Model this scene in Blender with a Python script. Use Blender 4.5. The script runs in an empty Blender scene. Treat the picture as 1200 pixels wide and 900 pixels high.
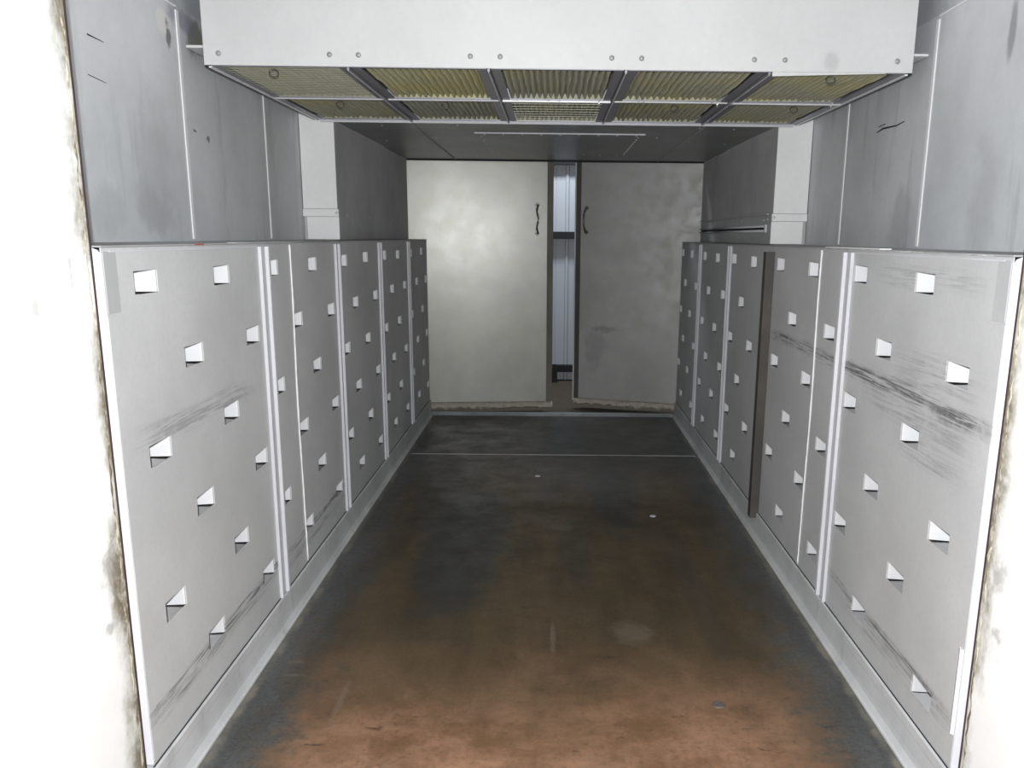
import bpy, bmesh, math, random
from mathutils import Vector, Matrix
random.seed(7)
scn = bpy.context.scene
col = scn.collection

# ------------------------------------------------------------------ dimensions (metres)
EYE = 1.5
XP = 1.05            # face of the slotted duct panels
XW = 1.382           # side walls
XR = 1.20            # narrower rear walls
XJ = 1.055           # entrance jambs
YF = 1.96            # front end of the ducts
YP = 4.72            # rear walls start
YD = 7.02            # rear doorway
ZB, ZT = 0.136, 1.4676
ZC = 2.10            # rear ceiling / hood underside
ZM = 2.30            # main ceiling

# ------------------------------------------------------------------ material helpers
class NT:
    def __init__(s, name):
        s.m = bpy.data.materials.new(name); s.m.use_nodes = True
        s.t = s.m.node_tree; s.t.nodes.clear()
        s.out = s.n('ShaderNodeOutputMaterial'); s.b = s.n('ShaderNodeBsdfPrincipled')
        s.t.links.new(s.b.outputs[0], s.out.inputs[0])
        s.geo = s.n('ShaderNodeNewGeometry')
        s.sep = s.n('ShaderNodeSeparateXYZ'); s.l(s.geo.outputs['Position'], s.sep.inputs[0])
        s.pos = s.geo.outputs['Position']
    def n(s, t): return s.t.nodes.new(t)
    def l(s, a, b): s.t.links.new(a, b)
    def val(s, sock, v):
        if hasattr(v, 'is_linked') or hasattr(v, 'links'): s.l(v, sock)
        else: sock.default_value = v
    def math(s, op, a, b=0.0, c=None, clamp=False):
        n = s.n('ShaderNodeMath'); n.operation = op; n.use_clamp = clamp
        s.val(n.inputs[0], a); s.val(n.inputs[1], b)
        if c is not None: s.val(n.inputs[2], c)
        return n.outputs[0]
    def mapr(s, v, a, b, c=0.0, d=1.0):
        n = s.n('ShaderNodeMapRange'); n.interpolation_type = 'SMOOTHSTEP'
        s.val(n.inputs[0], v)
        for i, q in enumerate((a, b, c, d)): n.inputs[i+1].default_value = q
        return n.outputs[0]
    def noise(s, scale, detail=4, rough=.55, sc=(1, 1, 1), off=(0, 0, 0), dist=0.0):
        mp = s.n('ShaderNodeMapping'); s.l(s.pos, mp.inputs[0])
        mp.inputs['Scale'].default_value = sc; mp.inputs['Location'].default_value = off
        n = s.n('ShaderNodeTexNoise'); s.l(mp.outputs[0], n.inputs['Vector'])
        n.inputs['Scale'].default_value = scale; n.inputs['Detail'].default_value = detail
        n.inputs['Roughness'].default_value = rough; n.inputs['Distortion'].default_value = dist
        return n.outputs[0]
    def mix(s, f, a, b):
        n = s.n('ShaderNodeMix'); n.data_type = 'RGBA'
        s.val(n.inputs[0], f)
        for i, q in ((6, a), (7, b)):
            if isinstance(q, (tuple, list)): n.inputs[i].default_value = (q[0], q[1], q[2], 1)
            else: s.l(q, n.inputs[i])
        return n.outputs[2]
    def patch(s, x, y, z, rx, ry, rz, wob=.35, soft=(.75, 1.15), nscale=6, off=(0, 0, 0)):
        """soft edged stain of its own shape around a point of the place"""
        acc = None
        for i, (c, r) in enumerate(((x, rx), (y, ry), (z, rz))):
            if r is None: continue
            q = s.math('DIVIDE', s.math('SUBTRACT', s.sep.outputs[i], c), r)
            q = s.math('MULTIPLY', q, q)
            acc = q if acc is None else s.math('ADD', acc, q)
        acc = s.math('SQRT', acc)
        nz = s.math('MULTIPLY', s.math('SUBTRACT', s.noise(nscale, 5, .6, off=off), .5), wob*4)
        return s.mapr(s.math('ADD', acc, nz), soft[0], soft[1], 1.0, 0.0)
    def bump(s, h, strength=.2, dist=.002):
        n = s.n('ShaderNodeBump'); s.l(h, n.inputs['Height'])
        n.inputs['Strength'].default_value = strength; n.inputs['Distance'].default_value = dist
        s.l(n.outputs[0], s.b.inputs['Normal'])
    def done(s, color, rough=.5, metal=0.0, spec=.5):
        c = s.b.inputs['Base Color']
        if isinstance(color, tuple): c.default_value = (*color, 1)
        else: s.l(color, c)
        s.val(s.b.inputs['Roughness'], rough); s.val(s.b.inputs['Metallic'], metal)
        s.b.inputs['Specular IOR Level'].default_value = spec
        return s.m

def coated(name, base, var=.08, rough=.55, metal=.0, marks=(), spec=.5, streak=0.0, tint=None):
    """dull aluminised sheet: mottled, faint vertical drift, optional scuffs (patches)"""
    t = NT(name)
    n1 = t.noise(2.2, 5, .6); n2 = t.noise(38, 3, .7)
    lo = tuple(c*(1-var) for c in base); hi = tuple(min(1, c*(1+var)) for c in base)
    c = t.mix(t.mapr(n1, .3, .7), lo, hi)
    c = t.mix(t.math('MULTIPLY', t.mapr(n2, .35, .7), .14), c, tuple(q*.8 for q in base))
    if streak:
        ns = t.noise(3.0, 4, .6, sc=(3.2, 3.2, .45), off=(3, 1, 0))
        c = t.mix(t.math('MULTIPLY', t.mapr(ns, .56, .72), streak), c, tuple(q*.55 for q in base))
    if tint:
        nt = t.noise(1.6, 4, .6, off=(9, 4, 2))
        c = t.mix(t.math('MULTIPLY', t.mapr(nt, .45, .7), .6), c, tint)
    for (p, colr, amt) in marks:
        c = t.mix(t.math('MULTIPLY', t.patch(*p), amt), c, colr)
    t.bump(t.noise(160, 3, .7), .12, .001)
    return t.done(c, rough, metal, spec)

def simple(name, base, rough=.5, metal=0.0, var=.12, scale=30, bump=.15, spec=.5):
    t = NT(name)
    n = t.noise(scale, 4, .6)
    c = t.mix(n, tuple(q*(1-var) for q in base), tuple(min(1, q*(1+var)) for q in base))
    if bump: t.bump(n, bump, .002)
    return t.done(c, rough, metal, spec)

def panel_mat(name, side):
    """duct panel sheet with long rub lines along its length"""
    t = NT(name)
    base = (.53, .536, .54)
    c = t.mix(t.mapr(t.noise(1.8, 5, .6), .3, .7), tuple(q*.92 for q in base), tuple(q*1.08 for q in base))
    c = t.mix(t.math('MULTIPLY', t.mapr(t.noise(60, 3, .7), .4, .7), .12), c, (.33, .33, .35))
    # scratches drawn along the panel
    fib = t.noise(7, 5, .7, sc=(1, .55, 16), dist=.6)
    spots = t.noise(9, 5, .75, off=(4, 4, 4))
    def rub(zc, hw, y0, y1, amt, slope=0.0):
        nonlocal c
        z = t.math('ADD', t.sep.outputs[2], t.math('MULTIPLY', t.sep.outputs[1], slope))
        z = t.math('ADD', z, t.math('MULTIPLY', t.math('SUBTRACT', t.noise(3, 3, .6), .5), .05))
        band = t.mapr(t.math('ABSOLUTE', t.math('SUBTRACT', z, zc)), hw*.3, hw, 1, 0)
        yy = t.math('MULTIPLY', t.mapr(t.sep.outputs[1], y0, y0+.25), t.mapr(t.sep.outputs[1], y1-.35, y1, 1, 0))
        m = t.math('MULTIPLY', t.math('MULTIPLY', band, yy), t.mapr(fib, .42, .6))
        m = t.math('MULTIPLY', m, t.mapr(spots, .25, .55))
        c = t.mix(t.math('MULTIPLY', m, amt), c, (.12, .12, .125))
    if side > 0:
        rub(1.052, .035, 1.85, 4.2, .95); rub(1.02, .10, 1.95, 2.9, .45); rub(1.14, .07, 1.95, 2.7, .4)
        rub(1.40, .05, 2.0, 2.9, .35); rub(.262, .022, 1.9, 3.1, .9); rub(.24, .06, 1.9, 3.0, .4)
        rub(.9, .05, 2.0, 2.6, .5)
    else:
        rub(.985, .045, 1.95, 3.0, .45); rub(.272, .02, 1.85, 4.2, .95); rub(.245, .035, 1.85, 3.1, .6)
        rub(.22, .03, 3.0, 4.3, .5)
    t.bump(t.noise(150, 3, .7), .14, .001)
    return t.done(c, .55, .0, .45)

M = {}
M['panel_l'] = panel_mat('duct_sheet_left', -1)
M['panel_r'] = panel_mat('duct_sheet_right', 1)
M['tab'] = simple('bent_tab_sheet', (.66, .665, .68), .5, 0, .05, 40, .08)
M['cap'] = simple('duct_end_sheet', (.78, .78, .82), .5, 0, .04, 12, .08)
M['strip'] = coated('joint_strip_sheet', (.62, .625, .655), .08, .5)
M['bead'] = simple('pale_sealant', (.80, .80, .80), .6, 0, .06, 50, .3)
M['top'] = coated('duct_top_sheet', (.40, .405, .41), .12, .6)
wm_l = [((-XW, 2.985, 1.56, None, .16, .10, .5, (.5, 1.2), 7), (.25, .255, .26), .38),
        ((-XW, 2.65, 1.56, None, .12, .09, .5, (.5, 1.2), 8), (.3, .305, .31), .25),
        ((-XW, 3.0, 1.78, None, .15, .2, .5, (.4, 1.3), 6), (.35, .355, .36), .3),
        ((-XW, 3.155, 2.225, None, .05, .05, .4, (.6, 1.1), 20), (.72, .72, .70), .9),
        ((-XW, 3.19, 2.18, None, .022, .05, .4, (.6, 1.1), 30), (.12, .11, .1), .8),
        ((-XW, 3.43, 2.22, None, .09, .08, .5, (.5, 1.1), 14), (.20, .19, .14), .7),
        ((-XW, 3.32, 2.26, None, .14, .05, .5, (.5, 1.1), 12), (.22, .24, .30), .6),
        ((-XW, 3.36, 1.88, None, .02, .007, .6, (.6, 1.1), 40), (.05, .05, .05), .8),
        ((-XW, 3.48, 1.865, None, .018, .012, .7, (.6, 1.1), 40), (.05, .05, .05), .8)]
wm_r = [((XW, 2.80, 1.60, None, .10, .22, .5, (.4, 1.2), 6), (.35, .355, .36), .35),
        ((XW, 3.46, 1.56, None, .13, .16, .5, (.4, 1.2), 7), (.3, .305, .31), .4),
        ((XW, 2.74, 2.13, None, .025, .10, .3, (.5, 1.2), 8), (.18, .19, .2), .65),
        ((XW, 2.3, 1.85, None, .10, .02, .5, (.5, 1.1), 25), (.2, .2, .2), .5)]
wbase = (.60, .615, .63)
M['wall_l'] = coated('side_wall_sheet_left', wbase, .10, .5, 0, wm_l, .5, .35)
M['wall_r'] = coated('side_wall_sheet_right', wbase, .10, .5, 0, wm_r, .5, .35)
M['rear'] = coated('rear_wall_sheet', (.56, .565, .56), .10, .85, 0, (), .2, .15)
M['ceil'] = coated('ceiling_sheet', (.30, .31, .32), .16, .42, .2, (), .5, .5, (.36, .34, .31))
M['ceil_main'] = coated('main_ceiling_sheet', (.5, .52, .54), .2, .5, 0, (), .5, .6)
M['hood'] = coated('hood_sheet', (.60, .602, .60), .05, .5, 0,
                   [((1.0, 3.26, 2.14, .03, None, .035, .4, (.4, 1.2), 18), (.42, .42, .42), .6),
                    ((-.2, 3.26, 2.2, .3, None, .05, .7, (.4, 1.3), 12), (.6, .6, .6), .6)])
M['pillar'] = coated('pillar_sheet', (.90, .905, .90), .03, .5)
M['curb'] = coated('kerb_sheet', (.56, .565, .57), .14, .55, 0, (), .5, .4)
M['edge'] = simple('dark_brown_edge', (.055, .035, .035), .8, 0, .4, 20)
M['duct_in'] = simple('duct_inner_sheet', (.86, .86, .87), .5, 0, .08, 8, .1)
M['patch'] = coated('corner_patch_sheet', (.44, .445, .45), .1, .6)
M['floor_bolt'] = simple('rusty_bolt_head', (.15, .13, .11), .5, .3, .4, 60)
M['dark'] = simple('dark_gap', (.02, .02, .022), .8, 0, .2)
M['steel_brown'] = coated('rusted_channel_steel', (.085, .078, .07), .3, .6, .1, (), .4, .5)
M['frame'] = simple('filter_frame_metal', (.30, .30, .34), .4, .5, .15, 20)
M['rail'] = simple('bright_rail', (.85, .85, .86), .35, .2, .06, 20)
M['wire'] = simple('filter_wire', (.50, .50, .40), .4, .3, .1, 80)
M['screw'] = simple('screw_head_metal', (.75, .75, .76), .3, .6, .1, 80)
M['dull_screw'] = simple('dull_screw_head', (.34, .34, .34), .5, .3, .3, 80)
M['blackiron'] = simple('black_iron', (.012, .012, .014), .7, 0, .2)
M['handle'] = simple('worn_iron_handle', (.16, .155, .15), .35, .7, .35, 60)
M['dooredge'] = coated('door_edge_metal', (.17, .155, .13), .2, .6, 0, (), .4, .4)
M['dooredge_dark'] = coated('dark_door_edge_metal', (.075, .072, .066), .2, .6, 0, (), .4, .4)
M['gasket'] = simple('ragged_gasket', (.50, .44, .38), .9, 0, .35, 25, .8)

def media_mat(name, base):
    t = NT(name)
    n = t.noise(25, 5, .7); n2 = t.noise(3.5, 3, .5, off=(2, 2, 2))
    c = t.mix(n, tuple(q*.72 for q in base), tuple(q*1.25 for q in base))
    c = t.mix(t.mapr(n2, .45, .7), c, (base[0]*1.1, base[1]*1.05, base[2]*.78))
    t.bump(t.noise(220, 3, .8), .6, .004)
    return t.done(c, .95, 0, .1)
M['media'] = media_mat('yellow_fibre_media', (.50, .50, .385))
M['media_pale'] = media_mat('grey_olive_fibre_media', (.47, .48, .40))
M['media_bright'] = media_mat('bright_yellow_fibre_media', (.56, .55, .36))

def door_mat(name, base, marks, rlo, rhi, metal):
    t = NT(name)
    n1 = t.noise(2.3, 6, .62); n2 = t.noise(9, 5, .7, off=(1, 2, 3)); n3 = t.noise(120, 2, .7)
    c = t.mix(t.mapr(n1, .3, .7), tuple(q*.87 for q in base), tuple(q*1.1 for q in base))
    c = t.mix(t.math('MULTIPLY', t.mapr(n2, .4, .75), .35), c, (base[0]*1.05, base[1]*1.0, base[2]*.8))
    c = t.mix(t.math('MULTIPLY', n3, .12), c, tuple(q*.6 for q in base))
    for (p, colr, amt) in marks:
        c = t.mix(t.math('MULTIPLY', t.patch(*p), amt), c, colr)
    t.bump(t.math('ADD', t.noise(4, 2, .5), t.math('MULTIPLY', n3, .03)), .02, .01)
    r = t.mapr(n2, .3, .7, rlo, rhi)
    return t.done(c, r, metal, .6)
M['door_l'] = door_mat('left_door_sheet', (.45, .45, .415), [], .315, .335, .24)
M['door_r'] = door_mat('right_door_sheet', (.40, .405, .395),
    [((.36, 7.3, .55, .10, None, .20, .7, (.3, 1.2), 9), (.2, .2, .2), .4),
     ((.44, 7.3, .72, .10, None, .03, .9, (.0, 1.4), 20), (.16, .16, .16), .5)], .38, .55, .35)

def jamb_mat():
    t = NT('whitewashed_jamb')
    c = t.mix(t.mapr(t.noise(3, 5, .6), .3, .7), (.90, .90, .89), (.97, .97, .965))
    n = t.noise(5, 5, .65, sc=(1, 1, .6)); n2 = t.noise(26, 4, .7)
    # brown seal stain creeping in from the edge
    w = t.math('ADD', t.math('SUBTRACT', 1.93, t.sep.outputs[1]), t.math('MULTIPLY', t.math('SUBTRACT', n, .5), -.30))
    m = t.math('MULTIPLY', t.mapr(w, .005, .085, 1, 0), t.mapr(n2, .25, .62, .5, 1))
    c = t.mix(t.math('MULTIPLY', m, .9), c, (.27, .25, .175))
    m2 = t.math('MULTIPLY', t.mapr(w, -.02, .035, 1, 0), t.mapr(n2, .35, .6, .2, 1))
    c = t.mix(t.math('MULTIPLY', m2, .75), c, (.13, .095, .055))
    # grey scuffs and hairline cracks
    sc = t.noise(4, 5, .7, sc=(1, 2.0, 1), off=(7, 2, 1))
    c = t.mix(t.math('MULTIPLY', t.mapr(sc, .63, .75), .25), c, (.42, .42, .42))
    for p in ((XJ, 1.86, .72, None, .05, .05, .7, (.2, 1.1), 30), (XJ, 1.84, .58, None, .03, .02, .7, (.2, 1.1), 40),
              (-XJ, 1.70, 1.35, None, .02, .03, .7, (.2, 1.1), 30), (-XJ, 1.84, 1.42, None, .01, .06, .7, (.2, 1.1), 30)):
        c = t.mix(t.math('MULTIPLY', t.patch(*p), .55), c, (.3, .3, .28))
    t.bump(t.math('ADD', t.noise(7, 5, .6), t.math('MULTIPLY', n2, .3)), .25, .01)
    return t.done(c, .6, 0, .3)
M['jamb'] = jamb_mat()
def seal_mat():
    t = NT('brown_cream_sealant')
    n = t.noise(14, 5, .7, sc=(1, 1, .5))
    c = t.mix(t.mapr(n, .42, .6), (.50, .47, .38), (.13, .10, .065))
    t.bump(t.noise(60, 4, .7), .6, .006)
    return t.done(c, .8, 0, .2)
M['seal'] = seal_mat()

def floor_mat():
    t = NT('rusty_steel_floor')
    X, Y = t.sep.outputs[0], t.sep.outputs[1]
    big = t.noise(1.5, 6, .65); mid = t.noise(5, 6, .7, off=(3, 0, 0)); fine = t.noise(45, 5, .75)
    lng = t.noise(3, 5, .65, sc=(2.2, .45, 1), off=(1, 5, 0))
    steel = t.mix(mid, (.036, .039, .039), (.095, .099, .098))
    steel = t.mix(t.math('MULTIPLY', t.mapr(t.math('ABSOLUTE', X), .72, .98), t.mapr(lng, .35, .65, .15, .8)), steel, (.135, .14, .14))
    steel = t.mix(t.mapr(fine, .45, .7, 0, .6), steel, (.03, .03, .03))
    rust = t.mix(t.mapr(lng, .3, .7), (.070, .050, .026), (.118, .082, .042))
    rust = t.mix(t.mapr(mid, .5, .75, 0, .7), rust, (.075, .062, .030))
    orange = t.mix(t.mapr(mid, .35, .65), (.21, .112, .060), (.37, .205, .125))
    wob = t.math('MULTIPLY', t.math('SUBTRACT', big, .5), .9)
    wob2 = t.math('MULTIPLY', t.math('SUBTRACT', t.math('ADD', t.math('MULTIPLY', mid, .6), t.math('MULTIPLY', t.noise(13, 6, .75, off=(6, 2, 0)), .4)), .5), .75)
    ax = t.math('ADD', t.math('ABSOLUTE', X), t.math('ADD', t.math('MULTIPLY', wob, .3), wob2))
    # rust covers the middle, bare grey steel along both kerbs and at the far end
    m = t.mapr(ax, .74, .97, 1, 0)
    yy = t.math('ADD', Y, t.math('ADD', wob, wob2))
    m = t.math('MULTIPLY', m, t.mapr(yy, 4.7, 6.0, 1, .2))
    c = t.mix(m, steel, rust)
    grain = t.noise(90, 4, .8, off=(2, 9, 0))
    c = t.mix(t.mapr(grain, .5, .68, 0, .45), c, (.030, .024, .017))
    c = t.mix(t.mapr(grain, .5, .30, 0, .35), c, (.20, .16, .12))
    # scoured dark tracks
    for (x, y, rx, ry, a) in ((-.45, 4.0, .22, .95, .85), (-.62, 4.8, .2, .8, .6), (.36, 4.8, .15, .7, .7), (.10, 3.9, .08, .5, .3), (.62, 3.5, .06, .8, .3)):
        c = t.mix(t.math('MULTIPLY', t.patch(x, y, 0, rx, ry, None, .25, (.7, 1.2), 5), a), c, (.042, .044, .042))
    # fresh orange rust nearest the doorway
    o = t.math('MULTIPLY', t.mapr(t.math('ADD', Y, t.math('MULTIPLY', wob, .9)), 2.1, 3.0, 1, 0), t.mapr(ax, .72, .92, 1, 0))
    o = t.math('MULTIPLY', o, t.mapr(fine, .25, .55, .45, 1))
    o = t.math('MULTIPLY', o, t.mapr(t.noise(3.2, 5, .65, off=(2, 7, 0)), .34, .60, .7, 1))
    c = t.mix(t.math('MULTIPLY', o, 1.0), c, orange)
    sp = t.mapr(t.noise(60, 3, .8, off=(8, 8, 0)), .62, .74)
    c = t.mix(t.math('MULTIPLY', sp, .35), c, (.20, .15, .10))
    dk = t.mapr(t.noise(11, 4, .7, sc=(.6, 1.6, 1), off=(5, 1, 0)), .62, .72)
    c = t.mix(t.math('MULTIPLY', dk, .6), c, (.025, .024, .022))
    # dirt caught along the kerbs
    e = t.math('MULTIPLY', t.mapr(t.math('ADD', t.math('ABSOLUTE', X), t.math('MULTIPLY', wob2, .12)), .985, 1.012), t.mapr(mid, .4, .6, .3, 1))
    c = t.mix(t.math('MULTIPLY', e, .8), c, (.26, .24, .19))
    # pale curved scrape and scratches
    for (x, y, rx, ry) in ((-.93, 2.75, .035, .012), (-.90, 2.66, .06, .012), (.0, 2.95, .012, .16), (.30, 3.0, .09, .1), (-.7, 2.5, .012, .16), (.05, 4.2, .08, .06)):
        c = t.mix(t.math('MULTIPLY', t.patch(x, y, 0, rx, ry, None, .5, (.4, 1.2), 16), .35), c, (.24, .20, .15))
    t.bump(t.math('ADD', fine, t.math('MULTIPLY', mid, 2)), .25, .004)
    return t.done(c, t.mapr(mid, .3, .7, .36, .55), .15, .5)
M['floor'] = floor_mat()
def ground_mat():
    t = NT('brown_workshop_ground')
    c = t.mix(t.noise(6, 6, .7), (.075, .058, .042), (.13, .105, .08))
    t.bump(t.noise(30, 5, .7), .4, .01)
    return t.done(c, .85, 0, .2)
M['ground'] = ground_mat()
M['siding'] = simple('grey_blue_siding', (.50, .53, .57), .5, 0, .05, 3, .05)
M['threshold'] = coated('threshold_metal', (.24, .255, .265), .25, .4, .2, (), .5, .4)

# ------------------------------------------------------------------ mesh helpers
def box(bm, x0, x1, y0, y1, z0, z1, bevel=0.0, seg=2):
    r = bmesh.ops.create_cube(bm, size=1.0)
    vs = r['verts']
    bmesh.ops.scale(bm, verts=vs, vec=(abs(x1-x0), abs(y1-y0), abs(z1-z0)))
    bmesh.ops.translate(bm, verts=vs, vec=((x0+x1)/2, (y0+y1)/2, (z0+z1)/2))
    if bevel:
        es = list({e for v in vs for e in v.link_edges})
        bmesh.ops.bevel(bm, geom=es, offset=bevel, segments=seg, affect='EDGES', profile=.6)
    return bm
def B(*a, **k): return box(bmesh.new(), *a, **k)
def tube(bm, pts, r, n=8, closed=False):
    pts = [Vector(p) for p in pts]; rings = []
    N = len(pts)
    for i, p in enumerate(pts):
        a = pts[i-1] if (i or closed) else p
        b = pts[(i+1) % N] if (i < N-1 or closed) else p
        d = (b-a).normalized()
        u = d.cross(Vector((0, 0, 1)))
        if u.length < .1: u = d.cross(Vector((1, 0, 0)))
        u.normalize(); w = d.cross(u)
        rr = r[i] if isinstance(r, (list, tuple)) else r
        rings.append([bm.verts.new(p + rr*(math.cos(2*math.pi*k/n)*u + math.sin(2*math.pi*k/n)*w)) for k in range(n)])
    for i in range(N if closed else N-1):
        A, C = rings[i], rings[(i+1) % N]
        for k in range(n): bm.faces.new((A[k], A[(k+1) % n], C[(k+1) % n], C[k]))
    if not closed:
        bm.faces.new(rings[0][::-1]); bm.faces.new(rings[-1])
    return bm
def loft(bm, prof, y0, y1, axis='y', cap=True):
    """extrude a closed profile of (a,b) pairs between y0 and y1"""
    def P(a, b, y): return (a, y, b) if axis == 'y' else (a, b, y)
    A = [bm.verts.new(P(a, b, y0)) for a, b in prof]; C = [bm.verts.new(P(a, b, y1)) for a, b in prof]
    n = len(prof)
    for k in range(n): bm.faces.new((A[k], A[(k+1) % n], C[(k+1) % n], C[k]))
    if cap: bm.faces.new(A[::-1]); bm.faces.new(C)
    return bm
def wpos(o):
    p = Vector((0, 0, 0))
    while o: p += o.location; o = o.parent
    return p
def obj(name, bm, mat, parent=None, origin=None, smooth=False):
    bmesh.ops.recalc_face_normals(bm, faces=bm.faces)
    if origin is None:
        if parent is None:
            xs = [v.co for v in bm.verts]
            origin = Vector(((min(v.x for v in xs)+max(v.x for v in xs))/2, (min(v.y for v in xs)+max(v.y for v in xs))/2, min(v.z for v in xs)))
        else: origin = wpos(parent)
    origin = Vector(origin)
    bmesh.ops.translate(bm, verts=bm.verts, vec=-origin)
    me = bpy.data.meshes.new(name); bm.to_mesh(me); bm.free()
    me.materials.append(mat)
    if smooth:
        for p in me.polygons: p.use_smooth = True
    o = bpy.data.objects.new(name, me); col.objects.link(o)
    if parent: o.parent = parent; o.location = origin - wpos(parent)
    else: o.location = origin
    return o
def tag(o, label, cat, group=None):
    o['label'] = label; o['category'] = cat
    if group: o['group'] = group
    return o
def empty(name, loc, label=None, cat=None, group=None):
    o = bpy.data.objects.new(name, None); o.empty_display_size = .1
    col.objects.link(o); o.location = loc
    if label: tag(o, label, cat, group)
    return o
def struct(name, bm, mat, label=None):
    o = obj(name, bm, mat); o['kind'] = 'structure'
    if label: o['label'] = label
    return o
def dup(o, loc, parent):
    c = o.copy(); col.objects.link(c); c.parent = parent; c.location = Vector(loc) - wpos(parent); return c

# ------------------------------------------------------------------ the setting
struct('floor', B(-1.30, 1.30, .2, 7.0, -.05, 0), M['floor'], 'rust-stained steel floor of the oven')
struct('ground', B(-3.5, 3.5, 7.045, 9.3, -.05, -.002), M['ground'], 'brown ground outside the rear doors')
sd = {-1: 'left', 1: 'right'}
for s in (-1, 1):
    wm = M['wall_l'] if s < 0 else M['wall_r']
    struct('wall_'+sd[s], B(s*XW, s*(XW+.10), 1.935, 7.02, 0, ZM), wm, 'grey sheet-metal side wall, %s' % sd[s])
    struct('wall_upper_'+sd[s], B(s*(XW+.002), s*(XW+.10), 1.935, 7.02, ZM+.001, 2.619), M['ceil_main'], 'darker blue-grey upper strip of the side wall, %s' % sd[s])
    struct('wall_rear_'+sd[s], B(s*XR, s*(XW-.002), YP+.012, 7.042, ZT+.004, ZC), M['rear'], 'dark grey rear wall, %s' % sd[s])
    struct('wall_entrance_'+sd[s], B(s*XJ, s*1.55, .75, 1.93, 0, 2.6), M['jamb'], 'whitewashed entrance wall, %s' % sd[s])
    # ragged sealant along the jamb's far edge
    bm = bmesh.new(); pts = []; rr = []
    z = .002
    while z < 2.58:
        pts.append((s*(XJ+.0015), 1.912+random.uniform(-.006, .004), z)); rr.append(random.uniform(.0018, .0055)); z += .022
    tube(bm, pts, rr, 6)
    struct('trim_entrance_'+sd[s], bm, M['seal'], 'lumpy brown and cream sealant along the %s entrance edge' % sd[s])
    struct('trim_%d' % (9+(s > 0)), B(s*(XJ-.0012), s*(XJ-.0001), 1.9225, 1.9298, 0.001, 2.598), M['edge'], 'dark brown line along the %s entrance edge' % sd[s])  # dark strip painted on the jamb for the shaded gap before the duct
    # pale caulked wall joints
    for k, (yy, w) in enumerate(((3.27, .011), (4.17, .009))):
        b = B(s*(XW-.005), s*XW, yy-w, yy+w, ZT+.01, 2.285, bevel=.002)
        struct('trim_%d' % (k+1+(2 if s > 0 else 0)), b, M['bead'], 'pale vertical joint strip on the %s wall' % sd[s])
    # hairline seal between wall and ceiling
    struct('trim_%d' % (7+(s > 0)), B(s*(XW-.006), s*XW, 1.94, 3.26, ZM-.008, ZM-.002, bevel=.001), M['bead'], 'thin pale seal under the ceiling, %s' % sd[s])
struct('ceiling', B(-1.482, 1.482, 1.935, 7.02, 2.62, 2.66), M['ceil_main'], 'grey main ceiling')
# ceiling of the rear section
cr = struct('ceiling_rear', B(-XR+.002, XR-.002, YP+.004, 6.99, ZC+.001, ZC+.03), M['ceil'], 'dark dull sheet-metal ceiling over the rear section')
sc0 = None
def screw_mesh():
    bm = bmesh.new()
    bmesh.ops.create_uvsphere(bm, u_segments=10, v_segments=6, radius=.0085)
    bmesh.ops.scale(bm, verts=bm.verts, vec=(1, 1, .5)); return bm
first_screw = {}
def screw(x, y, z, parent, axis='z', mat='screw', sc=1.0):
    key = mat
    if key not in first_screw:
        o = obj('screw', screw_mesh(), M[mat], parent, origin=(0, 0, 0), smooth=True)
        first_screw[key] = o; o.location = Vector((x, y, z)) - wpos(parent)
    else:
        o = dup(first_screw[key], (x, y, z), parent)
    if axis == 'y': o.rotation_euler = (math.pi/2, 0, 0)
    elif axis == 'x': o.rotation_euler = (0, math.pi/2, 0)
    else: o.rotation_euler = (0, 0, 0)
    o.scale = (sc, sc, sc)
    return o
# folded seams of the rear ceiling
for x in (-.80, .82):
    b = B(x-.004, x+.004, YP+.02, 6.98, ZC-.004, ZC+.001)
    o = obj('ceiling_seam', b, M['rear'], cr)
for (x, y) in ((-.98, 4.95), (-.55, 4.9), (-.95, 6.6), (-.75, 5.5), (1.0, 4.95), (.80, 4.9), (1.05, 6.6), (.85, 5.6), (-1.1, 5.7), (1.1, 5.7), (.62, 5.4), (-.6, 6.75), (.72, 6.75)):
    screw(x, y, ZC+.001, cr, 'z', sc=.85)
# access panel in the rear ceiling
ap = empty('access_panel', (.02, 5.85, ZC-.006), 'flat sheet-metal access panel screwed to the dark rear ceiling', 'panel')
obj('cover_plate', B(-.48, .525, 5.22, 6.50, ZC-.004, ZC+.0005, bevel=.001), M['ceil'], ap)
obj('front_lip', B(-.485, .53, 5.205, 5.219, ZC-.007, ZC+.0005, bevel=.001), M['strip'], ap)
for k in range(9): screw(-.43+k*.1138, 5.26, ZC-.005, ap, sc=.8)
for k in range(8): screw(-.42+k*.125, 6.45, ZC-.005, ap, sc=.8)
for k in range(1, 11):
    screw(.50, 5.24+k*.115, ZC-.005, ap, sc=.9)
    if k % 2: screw(-.455, 5.24+k*.115, ZC-.005, ap, sc=.7)

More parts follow.
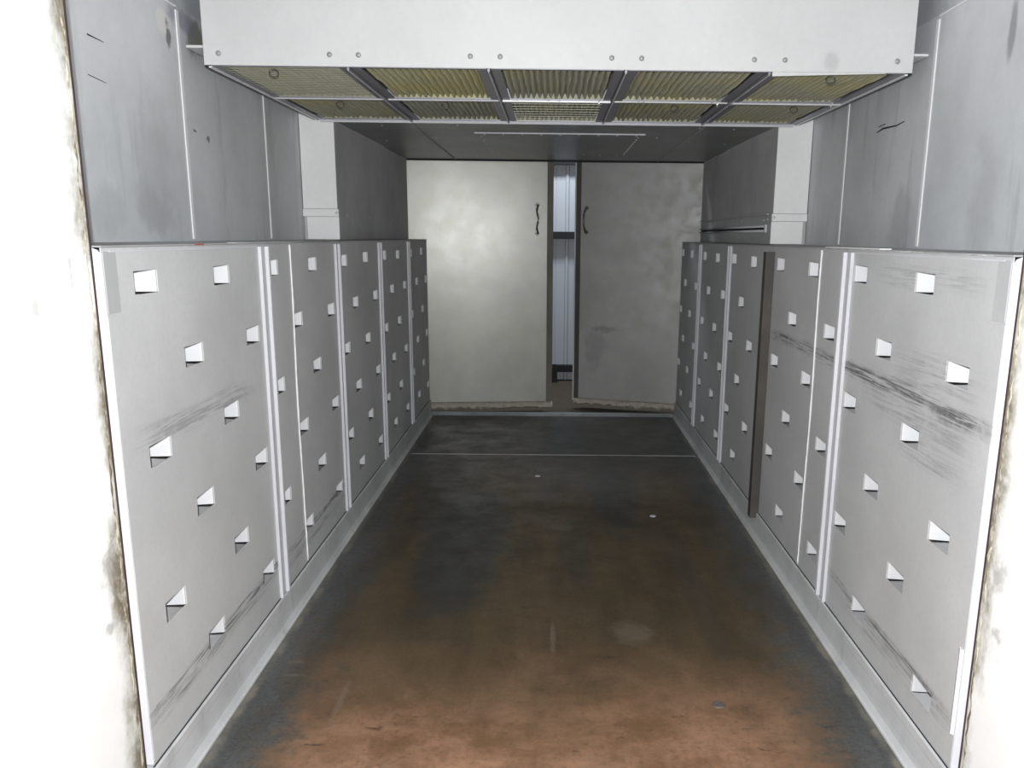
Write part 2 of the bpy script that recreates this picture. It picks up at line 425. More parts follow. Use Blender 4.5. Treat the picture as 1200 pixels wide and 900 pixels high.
# lower strip and screws on the rear walls
for s in (-1, 1):
    wr = [o for o in bpy.data.objects if o.name == 'wall_rear_'+sd[s]][0]
    b = B(s*(XR-.004), s*XR, YP+.03, 7.01, ZT+.012, 1.618, bevel=.001)
    obj('lower_plate', b, M['rear'], wr)
    for y in ((4.95, 5.55, 6.35) if s < 0 else (4.84, 4.93, 5.5, 6.4)):
        screw(s*(XR-.005), y, 1.607, wr, 'x', sc=1.0 if y < 5.6 else .7)
    if s > 0:
        # slot-like rail with rounded ends
        rl = empty('rail', (XR-.012, 5.9, 1.545), 'thin metal rail with rounded ends on the dark right rear wall', 'rail')
        bm = bmesh.new()
        tube(bm, [(XR-.012, 4.86, 1.570), (XR-.012, 6.98, 1.570)], .006, 8)
        tube(bm, [(XR-.012, 4.86, 1.545), (XR-.012, 6.98, 1.545)], .006, 8)
        obj('rod', bm, M['strip'], rl, smooth=True)
        obj('backing', B(XR-.008, XR-.0045, 4.84, 7.0, 1.548, 1.567), M['dark'], rl)
        for y in (4.85, 6.99):
            obj('end_cap', B(XR-.018, XR-.005, y-.012, y+.012, 1.535, 1.58, bevel=.004), M['strip'], rl)
        obj('ledge', B(XR-.016, XR-.0045, 4.82, 7.0, 1.632, 1.64, bevel=.001), M['rear'], rl)

# bright pillars that close off the wider front section
for s in (-1, 1):
    p = empty('pillar', (s*1.29, YP, ZT), 'pale sheet-metal pillar at the end of the %s wall, under the filter hood' % sd[s], 'pillar', None)
    obj('upper_sheet', B(s*1.193, s*(XW-.004), YP-.004, YP+.008, 1.637, ZC+.06, bevel=.002), M['pillar'], p)
    obj('band', B(s*1.186, s*(XW-.002), YP-.010, YP+.008, 1.596, 1.635, bevel=.002), M['pillar'], p)
    obj('lower_sheet', B(s*1.186, s*(XW-.022), YP-.006, YP+.008, ZT+.006, 1.594, bevel=.002), M['pillar'], p)
    obj('corner_lip', B(s*1.183, s*1.190, YP-.016, YP-.0045, ZT+.006, 1.594, bevel=.001), M['pillar'], p)
    screw(s*1.372, YP-.006, 1.615, p, 'y')
    screw(s*1.196, YP-.011, 1.615, p, 'y')

# ------------------------------------------------------------------ kerbs
for s in (-1, 1):
    prof = [(s*1.075, .131), (s*1.043, .131), (s*1.039, .127), (s*1.038, .100), (s*1.040, .096), (s*1.038, .045),
            (s*1.036, .030), (s*1.026, .012), (s*1.020, .008), (s*1.020, .001), (s*1.075, .001)]
    bm = loft(bmesh.new(), prof, 1.3, 7.01)
    o = obj('kerb', bm, M['curb'])
    obj('joint_line', B(s*1.0452, s*1.0495, 1.95, 7.0, .1312, .1322), M['dark'], o)
    tag(o, 'long grey sheet-metal kerb on the floor under the %s slotted panels' % sd[s], 'kerb', None)

# ------------------------------------------------------------------ slotted duct panels
HT = .058   # slot height
ROWS_L = {'E': (1.347, .903, .462), 'O': (1.127, .683, .252)}
ROWS_R = {'E': (1.352, .900, .455), 'O': (1.125, .673, .225)}
COL_L = [(2.10, 'E'), (2.352, 'O'), (2.60, 'E'), (2.838, 'O'), (3.087, 'E'), (3.365, 'O'), (3.612, 'E'), (3.883, 'O'), (4.163, 'E'), (4.385, 'O'),
         (4.652, 'E'), (4.89, 'O'), (5.177, 'E'), (5.403, 'O'), (5.636, 'E'), (5.875, 'O'), (6.155, 'E'), (6.40, 'O'), (6.66, 'E'), (6.87, 'O')]
COL_R = [(2.105, 'O'), (2.352, 'E'), (2.607, 'O'), (2.863, 'E'), (3.14, 'O'), (3.395, 'E'), (3.65, 'O'), (3.90, 'E'), (4.17, 'O'), (4.43, 'E'),
         (4.683, 'O'), (4.925, 'E'), (5.20, 'O'), (5.425, 'E'), (5.69, 'O'), (5.885, 'E'), (6.20, 'O'), (6.44, 'E'), (6.71, 'O'), (6.885, 'E')]
SW = .126

def sheet(s, y0, y1, z0, z1, holes, th=.003):
    """sheet metal face pierced by rectangular slots, with real thickness"""
    ys = sorted({y0, y1} | {h[0] for h in holes} | {h[1] for h in holes})
    zs = sorted({z0, z1} | {h[2] for h in holes} | {h[3] for h in holes})
    bm = bmesh.new(); V = {}
    def v(i, j, k):
        if (i, j, k) not in V: V[(i, j, k)] = bm.verts.new((s*(XP+th*k), ys[i], zs[j]))
        return V[(i, j, k)]
    def solid(i, j):
        if i < 0 or j < 0 or i >= len(ys)-1 or j >= len(zs)-1: return False
        cy, cz = (ys[i]+ys[i+1])/2, (zs[j]+zs[j+1])/2
        return not any(h[0] < cy < h[1] and h[2] < cz < h[3] for h in holes)
    for i in range(len(ys)-1):
        for j in range(len(zs)-1):
            if not solid(i, j): continue
            for k in (0, 1): bm.faces.new((v(i, j, k), v(i+1, j, k), v(i+1, j+1, k), v(i, j+1, k)))
            if not solid(i-1, j): bm.faces.new((v(i, j, 0), v(i, j+1, 0), v(i, j+1, 1), v(i, j, 1)))
            if not solid(i+1, j): bm.faces.new((v(i+1, j, 0), v(i+1, j+1, 0), v(i+1, j+1, 1), v(i+1, j, 1)))
            if not solid(i, j-1): bm.faces.new((v(i, j, 0), v(i+1, j, 0), v(i+1, j, 1), v(i, j, 1)))
            if not solid(i, j+1): bm.faces.new((v(i, j+1, 0), v(i+1, j+1, 0), v(i+1, j+1, 1), v(i, j+1, 1)))
    return bm

def tab_mesh(s):
    """tongue cut from the slot, hinged on its far edge and folded back into the duct"""
    bm = bmesh.new(); c = []
    r = .004
    for k in range(5):
        a = k/4*math.radians(79); c.append((r*(1-math.cos(a)), -r*math.sin(a)))
    L = SW-.016; a = math.radians(79)
    ex, ey = c[-1]; c.append((ex+L*math.sin(a), ey-L*math.cos(a)))
    t = .0016
    F = []
    for (x, y) in c:
        F.append([bm.verts.new((s*x, y, 0)), bm.verts.new((s*x, y, HT-.002)), bm.verts.new((s*(x+.0002), y+t, HT-.002)), bm.verts.new((s*(x+.0002), y+t, 0))])
    for A, C in zip(F, F[1:]):
        for k in range(4): bm.faces.new((A[k], A[(k+1) % 4], C[(k+1) % 4], C[k]))
    bm.faces.new(F[0]); bm.faces.new(F[-1][::-1])
    return bm
tab0 = {}
def make_panel(s, y0, y1, label, cols, rows, first=False, seam=False):
    root = empty('slotted_panel', (s*XP, (y0+y1)/2, ZB), label, 'panel', 'slotted duct panels of the %s side' % sd[s])
    holes = []
    for (y, kind) in cols:
        if y < y0-.02 or y+SW > y1+.03: continue
        for z in rows[kind]:
            if first and y < 2.3 and s > 0 and z < .3: z = .208
            dz = random.uniform(-.004, .004); dy = random.uniform(-.004, .004)
            a, b = max(y+dy, y0+.004), min(y+dy+SW, y1-.004)
            z0_, z1_ = z+dz+0, z+dz+HT
            holes.append((a, b, z0_, z1_))
    obj('sheet', sheet(s, y0, y1, ZB, ZT-.003, holes), M['panel_l' if s < 0 else 'panel_r'], root)
    for (a, b, z0_, z1_) in holes:
        loc = (s*(XP+.0032), b-.002, z0_+.001)
        if s not in tab0:
            o = obj('tab', tab_mesh(s), M['tab'], root, origin=(0, 0, 0), smooth=False)
            o.location = Vector(loc) - wpos(root); tab0[s] = o
        else: o = dup(tab0[s], loc, root)
        o.rotation_euler = (0, 0, -s*math.radians(random.uniform(-6, 6)))
    if first:
        # end cap turned to the doorway, edge strip and a short patch at the top corner
        bm = bmesh.new()
        prof = [(s*XP, ZB), (s*XP, ZT-.022), (s*(XP+.006), ZT-.008), (s*(XP+.02), ZT-.0025), (s*(XW-.004), ZT-.0025), (s*(XW-.004), ZB)]
        loft(bm, prof, YF-.004, YF-.0003)
        obj('end_cap', bm, M['cap'], root)
        obj('edge_strip', B(s*(XP-.003), s*(XP-.0002), YF-.003, YF+.034, ZB+.006, ZT-.16, bevel=.001), M['panel_l' if s < 0 else 'panel_r'], root)
        obj('corner_patch', B(s*(XP-.002), s*(XP-.0002), YF+.004, YF+.062, ZT-.155, ZT-.012, bevel=.0008), M['patch'], root)
        obj('fold_line', B(s*(XP-.0025), s*(XP-.0002), YF+.035, y1-.05, ZT-.014, ZT-.010), M['strip'], root)
        if s > 0:
            obj('bent_corner', loft(bmesh.new(), [(s*(XP-.0003), YF-.003), (s*(XP-.010), YF+.004), (s*(XP-.001), YF+.03)], ZB+.10, ZB+.34, axis='z'), M['cap'], root)
    if seam:
        bm = bmesh.new(); pts = []; rr = []; n = 60
        for k in range(n+1):
            f = k/n
            pts.append((s*(XP-.001), y0+.013+.006*math.sin(f*9)+ (.012*max(0, .16-f)/.16), ZB+.002+f*(ZT-ZB-.01))); rr.append(random.uniform(.0035, .0055))
        tube(bm, pts, rr, 6)
        o = obj('sealed_seam', bm, M['bead'], root, smooth=True)
    return root
SEC = [1.96, 3.045, 3.345, 4.085, 5.09, 6.10, 7.015]
names = ['widest grey slotted panel nearest the camera on the %s, with the pale end cap',
         'narrow grey slotted panel just past the first joint strip on the %s side',
         'slotted panel on the %s side between the thin pale seam and %s',
         'grey slotted panel on the %s side, %s',
         'grey slotted panel on the %s side, second from the rear doors',
         'small-looking slotted panel farthest back on the %s, beside the rear door']
extra = {-1: {2: 'second joint strip', 3: 'just behind the second joint strip'},
         1: {2: 'brown steel post', 3: 'just behind the brown steel post'}}
for s in (-1, 1):
    for i in range(6):
        lab = names[i] % ((sd[s], extra[s][i]) if i in (2, 3) else sd[s])
        make_panel(s, SEC[i]+.001, SEC[i+1]-.001, lab, COL_L if s < 0 else COL_R, ROWS_L if s < 0 else ROWS_R, first=(i == 0), seam=(i == 2))

# inside of the ducts, seen through the slots
for s in (-1, 1):
    du = empty('supply_duct', (s*1.13, 4.5, ZB), 'shallow sheet-metal duct behind the %s slotted panels, seen through their slots' % sd[s], 'duct')
    obj('back_sheet', B(s*1.186, s*1.190, YF, 7.01, ZB, ZT-.012), M['duct_in'], du)
    obj('bottom_sheet', B(s*(XP+.004), s*1.1855, YF, 7.01, ZB, ZB+.003), M['duct_in'], du)

# raised joint strips (folded hat sections) between panels
def hat(s, yc, w=.045, d=.012):
    x = lambda q: s*(XP-.0006-q)
    prof = [(x(0), yc-w), (x(d), yc-w), (x(d), yc-w+.014), (x(.003), yc-w+.020), (x(.003), yc+w-.026), (x(d*1.15), yc+w-.020), (x(d*1.15), yc+w-.004), (x(d*.6), yc+w), (x(0), yc+w)]
    return loft(bmesh.new(), prof, ZB-.004, ZT-.012, axis='z')
ordw = ['first', 'second', 'third', 'fourth']
for s in (-1, 1):
    k = 0
    for i, yc in ((1, 3.045), (3, 4.085), (4, 5.09), (5, 6.10)):
        if s > 0 and i == 3: continue
        o = obj('joint_strip', hat(s, yc, .045 if i == 1 else .04), M['strip'])
        tag(o, 'pale folded upright joint strip, %s from the camera along the %s panels' % (ordw[k], sd[s]), 'strip', 'joint strips of the %s duct' % sd[s])
        k += 1
# bare brown steel post in the right hand row
bm = bmesh.new()
px0, px1 = 1.006, 1.0492
prof = [(px0, 4.07), (px1, 4.07), (px1, 4.12), (px1-.004, 4.12), (px1-.004, 4.075), (px0+.004, 4.075), (px0+.004, 4.12), (px0, 4.12)]
loft(bm, prof, ZB-.03, ZT-.028, axis='z')
post = empty('steel_post', ((px0+px1)/2, 4.095, ZB-.03), 'bare dark brown steel channel post standing against the right slotted panels', 'post')
obj('channel', bm, M['steel_brown'], post)
obj('top_plate', B(px0+.004, px1-.001, 4.078, 4.118, ZT-.040, ZT-.030), M['dark'], post)  # dark piece standing in for the shaded cavity at the channel's top

# duct top plates
for s in (-1, 1):
    o = obj('duct_top_plate', B(s*(XP-.004), s*(XW-.001), YF-.006, 7.015, ZT-.0022, ZT+.002, bevel=.0008), M['top'])
    tag(o, 'thin grey sheet covering the top of the %s duct, above the slotted panels' % sd[s], 'sheet')
    if s > 0:
        # torn sealant and a bright lifted lip along the right edge
        bm = bmesh.new(); pts = []; rr = []; y = 2.05
        while y < 3.35:
            pts.append((XP-.003, y, ZT+random.uniform(-.004, .0005))); rr.append(random.uniform(.0008, .003)); y += .02
        tube(bm, pts, rr, 5); obj('torn_sealant', bm, M['curb'], o)
        obj('bright_lip', B(XP-.010, XP+.03, 2.75, 3.30, ZT+.0022, ZT+.006), M['bead'], o)
    else:
        obj('bright_lip', B(-(XP-.006), -(XP+.03), 2.8, 3.5, ZT+.0022, ZT+.004), M['strip'], o)
        obj('red_mark', B(-(XP-.0052), -(XP-.0042), 2.47, 2.53, ZT-.0018, ZT+.0018), simple('red_paint', (.45, .10, .05), .6), o)

# ------------------------------------------------------------------ filter hood
HX0, HX1, HY0, HY1 = -1.29, 1.298, 3.262, 4.712
hood = empty('filter_hood', (0, 4.0, ZC), 'large pale sheet-metal hood hanging from the ceiling and holding the filters', 'hood')
bm = B(HX0, HX1, HY0, HY0+.004, ZC-.001, 2.618, bevel=.001)
obj('front_sheet', bm, M['hood'], hood)
for x in (HX0, HX1-.004):
    obj('side_sheet', B(x, x+.004, HY0+.005, HY1, ZC+.002, 2.618), M['hood'], hood)
obj('rear_sheet', B(HX0+.006, HX1-.006, HY1, HY1+.004, ZC+.004, 2.618), M['hood'], hood)
# support ledges reaching out to the side walls
for s, xe in ((-1, HX0), (1, HX1)):
    obj('side_ledge', B(xe+s*.001, s*1.352, HY0, HY1, 2.157, 2.166, bevel=.001), M['hood'], hood)
    obj('seal_strip', B(xe-s*.010, xe+s*.004, HY0+.012, HY1, ZC-.004, ZC+.004), M['dark'], hood)
    obj('edge_trim', B(xe-s*.022, xe-s*.011, HY0+.012, HY1, ZC-.008, ZC-.0025), M['rail'], hood)
for x in (-1.236, -.833, -.728, -.321, -.212, .195, .304, .716, .828, 1.24):
    o = screw(x, HY0-.001, 2.139, hood, 'y', mat='dull_screw', sc=1.15)
# a lifted bright flap at the last bay of the front edge
bm = bmesh.new()
A_ = [bm.verts.new((x, HY0+.001, z)) for x, z in ((.785, ZC-.0015), (.785, ZC-.017), (1.20, ZC-.004), (1.20, ZC-.0015))]
C_ = [bm.verts.new((v.co.x, HY0+.004, v.co.z)) for v in A_]
bm.faces.new(A_); bm.faces.new(C_[::-1])
for q in range(4): bm.faces.new((A_[q], A_[(q+1) % 4], C_[(q+1) % 4], C_[q]))
obj('bent_lip', bm, M['hood'], hood)
DX = [HX0+.012, -.770, -.255, .249, .777, HX1-.012]
RY = [HY0+.006, 4.0, HY1-.012]
# support rails
for k, x in enumerate(DX[1:5]):
    obj('divider_rail', B(x-.005, x+.005, HY0+.008, HY1-.004, ZC-.010, ZC+.03, bevel=.001), M['frame'], hood)
    obj('rail_edge', B(x-.002, x+.001, HY0+.010, HY1-.006, ZC-.013, ZC-.0105), M['rail'], hood)
cuts = DX
for k in range(5):
    dz = random.uniform(-.003, .001)
    obj('cross_rail', B(cuts[k]+.008, cuts[k+1]-.008, 3.988, 4.012, ZC-.006+dz, ZC+.02, bevel=.002), M['rail' if k in (2, 3) else 'strip'], hood)
obj('rear_rail', B(HX0+.03, HX1-.03, HY1-.011, HY1-.0015, ZC-.015, ZC+.012, bevel=.002), M['strip'], hood)

# ------------------------------------------------------------------ ten pleated filters
colw = ['far left', 'second from left', 'middle', 'second from right', 'far right']
def media_bm(x0, x1, y0, y1, z, n, depth=.026, seed=0):
    rnd = random.Random(seed); bm = bmesh.new(); ny = 9
    xs = []; w = (x1-x0)/n
    for i in range(n):
        for f, h in ((0, 1), (.16, .55), (.34, .12), (.5, 0), (.66, .12), (.84, .55)):
            xs.append((x0+(i+f)*w, h, i))
    xs.append((x1, 1, n-1))
    jit = [[rnd.uniform(-.004, .004) for _ in range(ny)] for _ in range(n)]
    jz = [[rnd.uniform(-.003, .003) for _ in range(ny)] for _ in range(n)]
    G = []
    for j in range(ny):
        y = y0+(y1-y0)*j/(ny-1); row = []
        for (x, h, i) in xs:
            dx = jit[i][j] if 0 < h < 1 or h == 0 else 0
            row.append(bm.verts.new((x+dx*.7, y, z+depth*h+(jz[i][j] if h < 1 else 0))))
        G.append(row)
    for j in range(ny-1):
        for i in range(len(xs)-1):
            bm.faces.new((G[j][i], G[j][i+1], G[j+1][i+1], G[j+1][i]))
    return bm
def mesh_bm(x0, x1, y0, y1, z, nx, ny, r=.0012):
    """wire grid in front of the fibre"""
    bm = bmesh.new()
    for i in range(nx+1):
        x = x0+(x1-x0)*i/nx
        box(bm, x-r, x+r, y0, y1, z-r, z+r)
    for j in range(ny+1):
        y = y0+(y1-y0)*j/ny
        box(bm, x0, x1, y-r, y+r, z-2.4*r, z-.4*r)
    return bm
for c in range(5):
    for r in range(2):
        g = .008
        x0, x1 = DX[c]+g, DX[c+1]-g
        y0, y1 = RY[r]+(.004 if r == 0 else .014), RY[r+1]-(.014 if r == 0 else .004)
        zf = ZC-.002
        lab = 'pleated air filter, %s in the %s row under the hood' % (colw[c], 'front' if r == 0 else 'rear')
        if c == 0 and r == 0: lab = 'wire-meshed air filter, far left in the front row under the hood'
        if c == 1 and r == 0: lab = 'brightest yellow pleated air filter, second from left in the front row'
        if c == 2 and r == 1: lab = 'greyish pleated air filter with coarse wire, middle of the rear row'
        f = empty('air_filter', ((x0+x1)/2, (y0+y1)/2, zf), lab, 'filter', 'air filters under the hood')
        fw = .034 if c else .026
        # channel frame: four sides with a turned-in lip
        bm = bmesh.new()
        box(bm, x0, x0+fw, y0, y1, zf, zf+.006); box(bm, x1-fw, x1, y0, y1, zf, zf+.006)
        box(bm, x0+fw, x1-fw, y0, y0+.012, zf, zf+.006); box(bm, x0+fw, x1-fw, y1-.012, y1, zf, zf+.006)
        box(bm, x0, x0+.002, y0, y1, zf+.006, zf+.06); box(bm, x1-.002, x1, y0, y1, zf+.006, zf+.06)
        box(bm, x0, x1, y0, y0+.002, zf+.006, zf+.06); box(bm, x0, x1, y1-.002, y1, zf+.006, zf+.06)
        obj('frame', bm, M['frame'], f)
        mat = M['media_bright'] if (c, r) == (1, 0) else M['media_pale'] if (c, r) in ((2, 1), (2, 0), (1, 1)) else M['media']
        obj('pleated_media', media_bm(x0+fw-.002, x1-fw+.002, y0+.003, y1-.0025, zf+.007, 17, .026, c*2+r), mat, f, smooth=True)
        obj('media_end', B(x0+fw, x1-fw, y1-.0045, y1-.0024, zf+.0062, zf+.045), mat, f)
        if (c, r) == (0, 0): obj('wire_mesh', mesh_bm(x0+fw, x1-fw, y0+.014, y1-.014, zf+.005, 20, 22, .0007), M['wire'], f)
        if (c, r) == (2, 1): obj('wire_mesh', mesh_bm(x0+fw, x1-fw, y0+.014, y1-.014, zf+.005, 22, 8, .0008), M['wire'], f)
        obj('backing', B(x0+.004, x1-.004, y0+.004, y1-.004, zf+.05, zf+.058), M['media'], f)
        # wire pull handle hanging from the frame
        hx = x0+(x1-x0)*random.uniform(.42, .62); hy = y0+.012 if r else y0+.02
        if (c, r) in ((0, 0), (0, 1), (1, 1), (3, 1), (4, 0), (4, 1)):
            bm = bmesh.new(); R_ = .017
            pts = [(hx+R_*math.sin(a), hy+.012*math.cos(a)*.3, zf-.019-R_*math.cos(a+math.pi)*.75) for a in [2*math.pi*q/14 for q in range(14)]]
            pts = [(p[0], p[1], min(p[2], zf-.001)) for p in pts]
            tube(bm, pts, .0022, 5, closed=True)
            obj('pull_ring', bm, M['handle'], f, smooth=True)
        if (c, r) in ((2, 0), (4, 0), (3, 0)):
            bm = bmesh.new(); tube(bm, [(x1-.05, y1-.04, zf-.001), (x1-.055, y1-.035, zf-.014), (x1-.052, y1-.03, zf-.024)], [.005, .004, .0015], 5)
            obj('clip', bm, M['screw'], f)
        # small bright rivets along the far edge
        for q in range(3):
            rx = x0+.05+(x1-x0-.1)*random.random()
            screw(rx, y1-.006, zf-.001, f, sc=.55)

# ------------------------------------------------------------------ rear doors
struct('trim_threshold', B(-1.03, 1.03, 7.002, 7.04, 0-.02, .030, bevel=.004), M['threshold'], 'pale metal threshold strip across the rear doorway')
for s in (-1, 1):
    struct('trim_rear_'+sd[s], B(s*(XR+.002), s*(XR+.012), 7.022, 7.032, ZT+.05, ZC+.0, bevel=.001), M['strip'])
struct('trim_header', B(-1.199, 1.199, 7.022, 7.034, ZC-.010, ZC+.20), M['dark'])  # added dark strip: blocks light above the doors and draws their dark gap
struct('trim_floor_seam', B(-1.0, 1.0, 5.694, 5.706, -.01, .0012), M['curb'])
def door(name, hinge, ang, length, side):
    """leaf built along +x from its hinge (mirrored for the right one), then turned about the hinge"""
    k = 1 if side < 0 else -1
    lab = ('pale glossy left rear door standing slightly ajar' if side < 0 else 'darker grey right rear door swung further open')
    d = empty(name, hinge); d['label'] = lab; d['kind'] = 'structure'
    def X(a, b): return (min(k*a, k*b), max(k*a, k*b))
    def part(nm, bm, mat, sm=False):
        o = obj(nm, bm, mat, None, origin=(0, 0, 0), smooth=sm); o.parent = d; o.location = (0, 0, 0); return o
    zb = .098; zt = 2.24
    x0, x1 = X(0, length)
    part('face_sheet', B(x0, x1, 0, .004, zb, zt, bevel=.0012), M['door_l' if side < 0 else 'door_r'])
    x0, x1 = X(.01, length-.006)
    part('core', B(x0, x1, .0045, .10, zb-.01, zt-.004), M['dooredge'])
    # turned edge of the leaf, standing back from the face
    if side < 0:
        part('edge_strip', B(length-.004, length+.052, .012, .030, zb-.04, zt-.003, bevel=.002), M['dooredge'])
    else:
        part('edge_strip', B(-(length+.046), -(length-.004), .012, .034, zb-.03, zt-.003, bevel=.002), M['dooredge_dark'])
        part('outer_lip', B(-(length+.062), -(length+.047), .03, .036, zb-.03, zt-.003), M['strip'])
    # ragged gasket along the foot
    bm = bmesh.new(); n = 46
    top = []; bot = []; rnd = random.Random(3 if side < 0 else 5)
    prof = []
    Ls = length + (.055 if side < 0 else .04)
    for i in range(n+1):
        x = k*(Ls*i/n)
        j1, j2 = rnd.uniform(-.006, .006), rnd.uniform(-.010, .010)
        out = .020+rnd.uniform(-.006, .01)
        zz0 = zb-.062+j2+(.012 if i > n*.6 else 0)
        prof.append([bm.verts.new(p) for p in ((x, .03, zb-.002), (x, -.004, zb-.004+j1*.4), (x, -out, zb-.018+j1), (x, -out-.004, zb-.042+j2), (x, -.006, zz0), (x, .03, zz0))])
    for A, C in zip(prof, prof[1:]):
        for q in range(6): bm.faces.new((A[q], A[(q+1) % 6], C[(q+1) % 6], C[q]))
    bm.faces.new(prof[0]); bm.faces.new(prof[-1][::-1])
    part('foot_gasket', bm, M['gasket'])
    # handle
    hx = k*(length-(.085 if side < 0 else .050)); zc = 1.640
    bm = bmesh.new()
    hz = .115 if side < 0 else .10
    for q in (-1, 1):
        r_ = bmesh.ops.create_cube(bm, size=1)
        for v in r_['verts']:
            v.co = Vector((v.co.x*.030, v.co.y*.006, v.co.z*.030)); x_, z_ = v.co.x, v.co.z
            v.co.x = (x_-z_)*.75; v.co.z = (x_+z_)*.75
            v.co += Vector((hx, -.005, zc+q*hz))
    o = part('door_handle', bm, M['handle'])
    bm = bmesh.new()
    pts = []; rr = []
    for i in range(17):
        f = i/16; a = math.pi*f
        bow = (.042*math.sin(a))
        side_off = (-.014*math.sin(a) if side > 0 else .006*math.sin(5*math.pi*f))
        pts.append((hx+side_off, -.008-bow, zc+hz*math.cos(a))); rr.append(.0065+.0035*math.sin(6*math.pi*f)**2)
    tube(bm, pts, rr, 8)
    g = obj('grip', bm, M['handle'], None, origin=(0, 0, 0), smooth=True); g.parent = o; g.location = (0, 0, 0)
    d.rotation_euler = (0, 0, ang)
    return d
door('door_1', (-1.245, 7.045, 0), math.radians(5.9), 1.190, -1)
door('door_2', (1.245, 7.045, 0), -math.radians(16.0), 1.062, 1)

# ------------------------------------------------------------------ outside, seen through the gap
siding = empty('siding_wall', (0, 8.9, 0), 'pale grey-blue ribbed metal siding seen through the gap between the rear doors', 'wall')
bm = bmesh.new()
pr = [(-3.2, 9.0)]
x = -3.2; ribs = []
while x < 3.2:
    ribs += [(x, 8.90), (x+.085, 8.90), (x+.09, 8.906), (x+.098, 8.906), (x+.103, 8.90), (x+.19, 8.90), (x+.20, 8.885), (x+.225, 8.885), (x+.235, 8.90)]
    x += .24
ribs = ribs + [(3.3, 8.90), (3.3, 8.96), (-3.2, 8.96)]
loft(bm, ribs, 0.0, 3.2, axis='z')
obj('ribbed_sheet', bm, M['siding'], siding)
def beam(z0, z1, label, y=8.80):
    o = obj('steel_beam', B(-3.2, 3.2, y, 8.884, z0, z1), M['blackiron'])
    tag(o, label, 'beam', 'horizontal beams on the siding')
beam(2.215, 2.36, 'black beam across the siding at the top of the door gap')
beam(1.478, 1.552, 'black beam across the siding at handle height')
beam(.095, .165, 'low black beam across the siding near the ground')
cl = B(-.12, .045, 8.70, 8.795, 0, .16, bevel=.002)
box(cl, -.0, .038, 8.70, 8.72, .16, .19)
o = obj('steel_column', cl, M['blackiron']); tag(o, 'short dark steel stub on the ground outside, behind the left door', 'column')
# outer building: dark upper zone and flanks
struct('wall_outer_left', B(-3.5, -3.3, 7.1, 9.2, 0, 3.4), M['ground'])
struct('wall_outer_right', B(3.35, 3.5, 7.1, 9.2, 0, 3.4), M['ground'])

# ------------------------------------------------------------------ floor marks
for (x, y) in ((-.098, 5.16), (.551, 4.39), (.545, 2.487)):
    bm = bmesh.new()
    bmesh.ops.create_cone(bm, cap_ends=True, segments=18, radius1=.018 if y > 4 else .022, radius2=.015 if y > 4 else .019, depth=.003)
    bmesh.ops.translate(bm, verts=bm.verts, vec=(x, y, .0018))
    o = obj('floor_bolt', bm, M['strip'] if y > 4 else M['floor_bolt'])
    tag(o, {5.16: 'small bright bolt head in the floor, farthest back', 4.39: 'small bright bolt head in the floor, right of centre halfway along',
            2.487: 'flat round bolt head in the rusty floor, nearest the right panels'}[y], 'bolt', 'floor bolts')
# scratches on the right wall
bm = bmesh.new()
tube(bm, [(XW-.0006, 3.79, 1.953), (XW-.0008, 3.72, 1.962), (XW-.0006, 3.58, 1.956), (XW-.0006, 3.50, 1.963)], [.002, .004, .003, .002], 5)
tube(bm, [(XW-.0006, 3.77, 1.975), (XW-.0006, 3.70, 1.978)], .002, 5)
wr = [o for o in bpy.data.objects if o.name == 'wall_right'][0]
obj('gouge', bm, M['dark'], wr)
wl = [o for o in bpy.data.objects if o.name == 'wall_left'][0]
bm = bmesh.new()
tube(bm, [(-XW+.0006, 2.638, 2.065), (-XW+.0006, 2.73, 2.062)], [.0025, .001], 5)
tube(bm, [(-XW+.0006, 2.62, 1.951), (-XW+.0006, 2.72, 1.944)], [.0015, .001], 5)
obj('gouge', bm, M['dark'], wl)

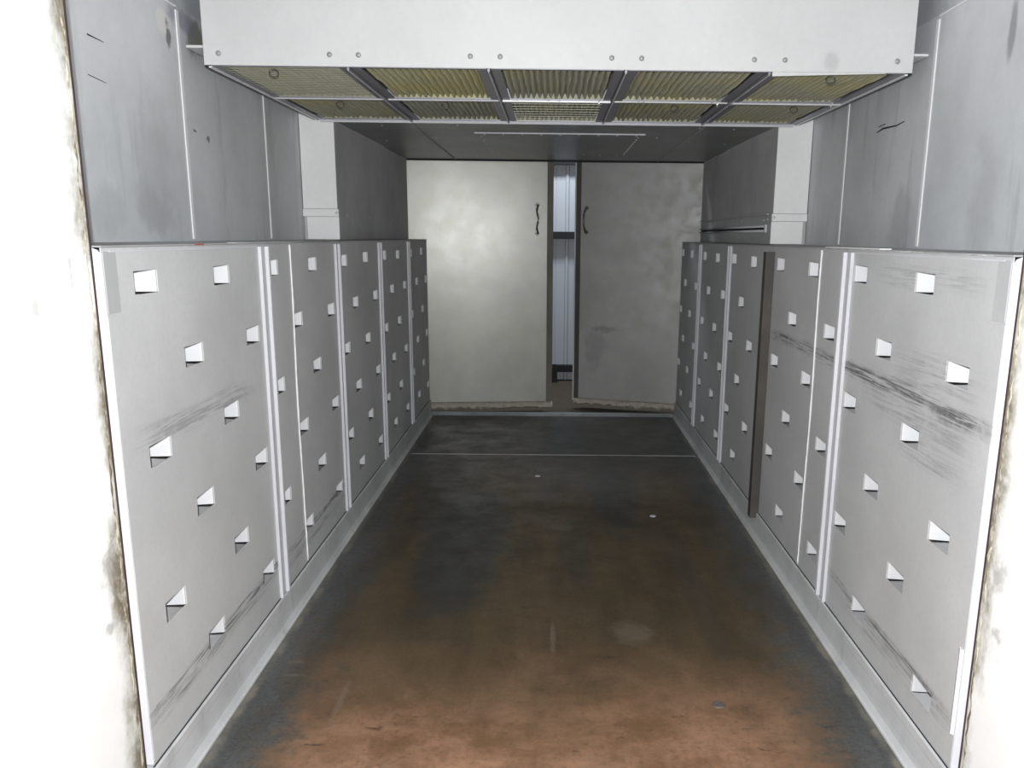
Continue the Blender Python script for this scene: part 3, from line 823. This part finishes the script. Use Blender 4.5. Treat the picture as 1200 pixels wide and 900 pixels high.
# ------------------------------------------------------------------ light
def light(name, kind, loc, energy, color=(1, 1, 1), size=.05, rot=(0, 0, 0), **k):
    l = bpy.data.lights.new(name, kind); l.energy = energy; l.color = color
    if kind == 'AREA':
        l.shape = 'RECTANGLE'; l.size = size; l.size_y = k.get('sy', size)
    elif kind == 'SPOT':
        l.shadow_soft_size = size; l.spot_size = k['ang']; l.spot_blend = k.get('blend', .5)
    else: l.shadow_soft_size = size
    o = bpy.data.objects.new(name, l); col.objects.link(o); o.location = loc; o.rotation_euler = rot
    return o
light('camera_flash', 'POINT', (-.03, -.02, 1.585), 365, (.975, .99, 1), .012)
light('workshop_lamp', 'AREA', (0, 8.1, 3.1), 45, (.86, .93, 1), 1.6, (0, 0, 0), sy=.3)  # added unseen area light that brightens the siding behind the doors

w = bpy.data.worlds.new('World'); scn.world = w; w.use_nodes = True
w.node_tree.nodes['Background'].inputs[0].default_value = (.72, .78, .9, 1)
w.node_tree.nodes['Background'].inputs[1].default_value = .16

# ------------------------------------------------------------------ camera
f_px, pitch, yaw, roll = 980.18, .216095, .0072987, .0104477
cx, ppx, ppy = -.01443, 652.896, 492.675
cyw, syw, cp, sp = math.cos(yaw), math.sin(yaw), math.cos(pitch), math.sin(pitch)
fwd = Vector((syw*cp, cyw*cp, -sp)); right = Vector((cyw, -syw, 0)); up = right.cross(fwd)
r2 = math.cos(roll)*right + math.sin(roll)*up; u2 = -math.sin(roll)*right + math.cos(roll)*up
cam = bpy.data.cameras.new('camera'); co = bpy.data.objects.new('camera', cam); col.objects.link(co)
mw = Matrix.Identity(4)
for i in range(3): mw[i][0], mw[i][1], mw[i][2] = r2[i], u2[i], -fwd[i]
mw.translation = Vector((cx, 0, EYE)); co.matrix_world = mw
cam.sensor_fit = 'HORIZONTAL'; cam.sensor_width = 36; cam.lens = f_px/1200*36
cam.shift_x = -(ppx-600)/1200; cam.shift_y = (ppy-450)/1200
cam.clip_start = .02; cam.clip_end = 100
scn.camera = co
vs = scn.view_settings
scn.display_settings.display_device = 'sRGB'
vs.view_transform = 'Standard'; vs.look = 'None'; vs.gamma = 1; vs.exposure = 0; vs.use_curve_mapping = False
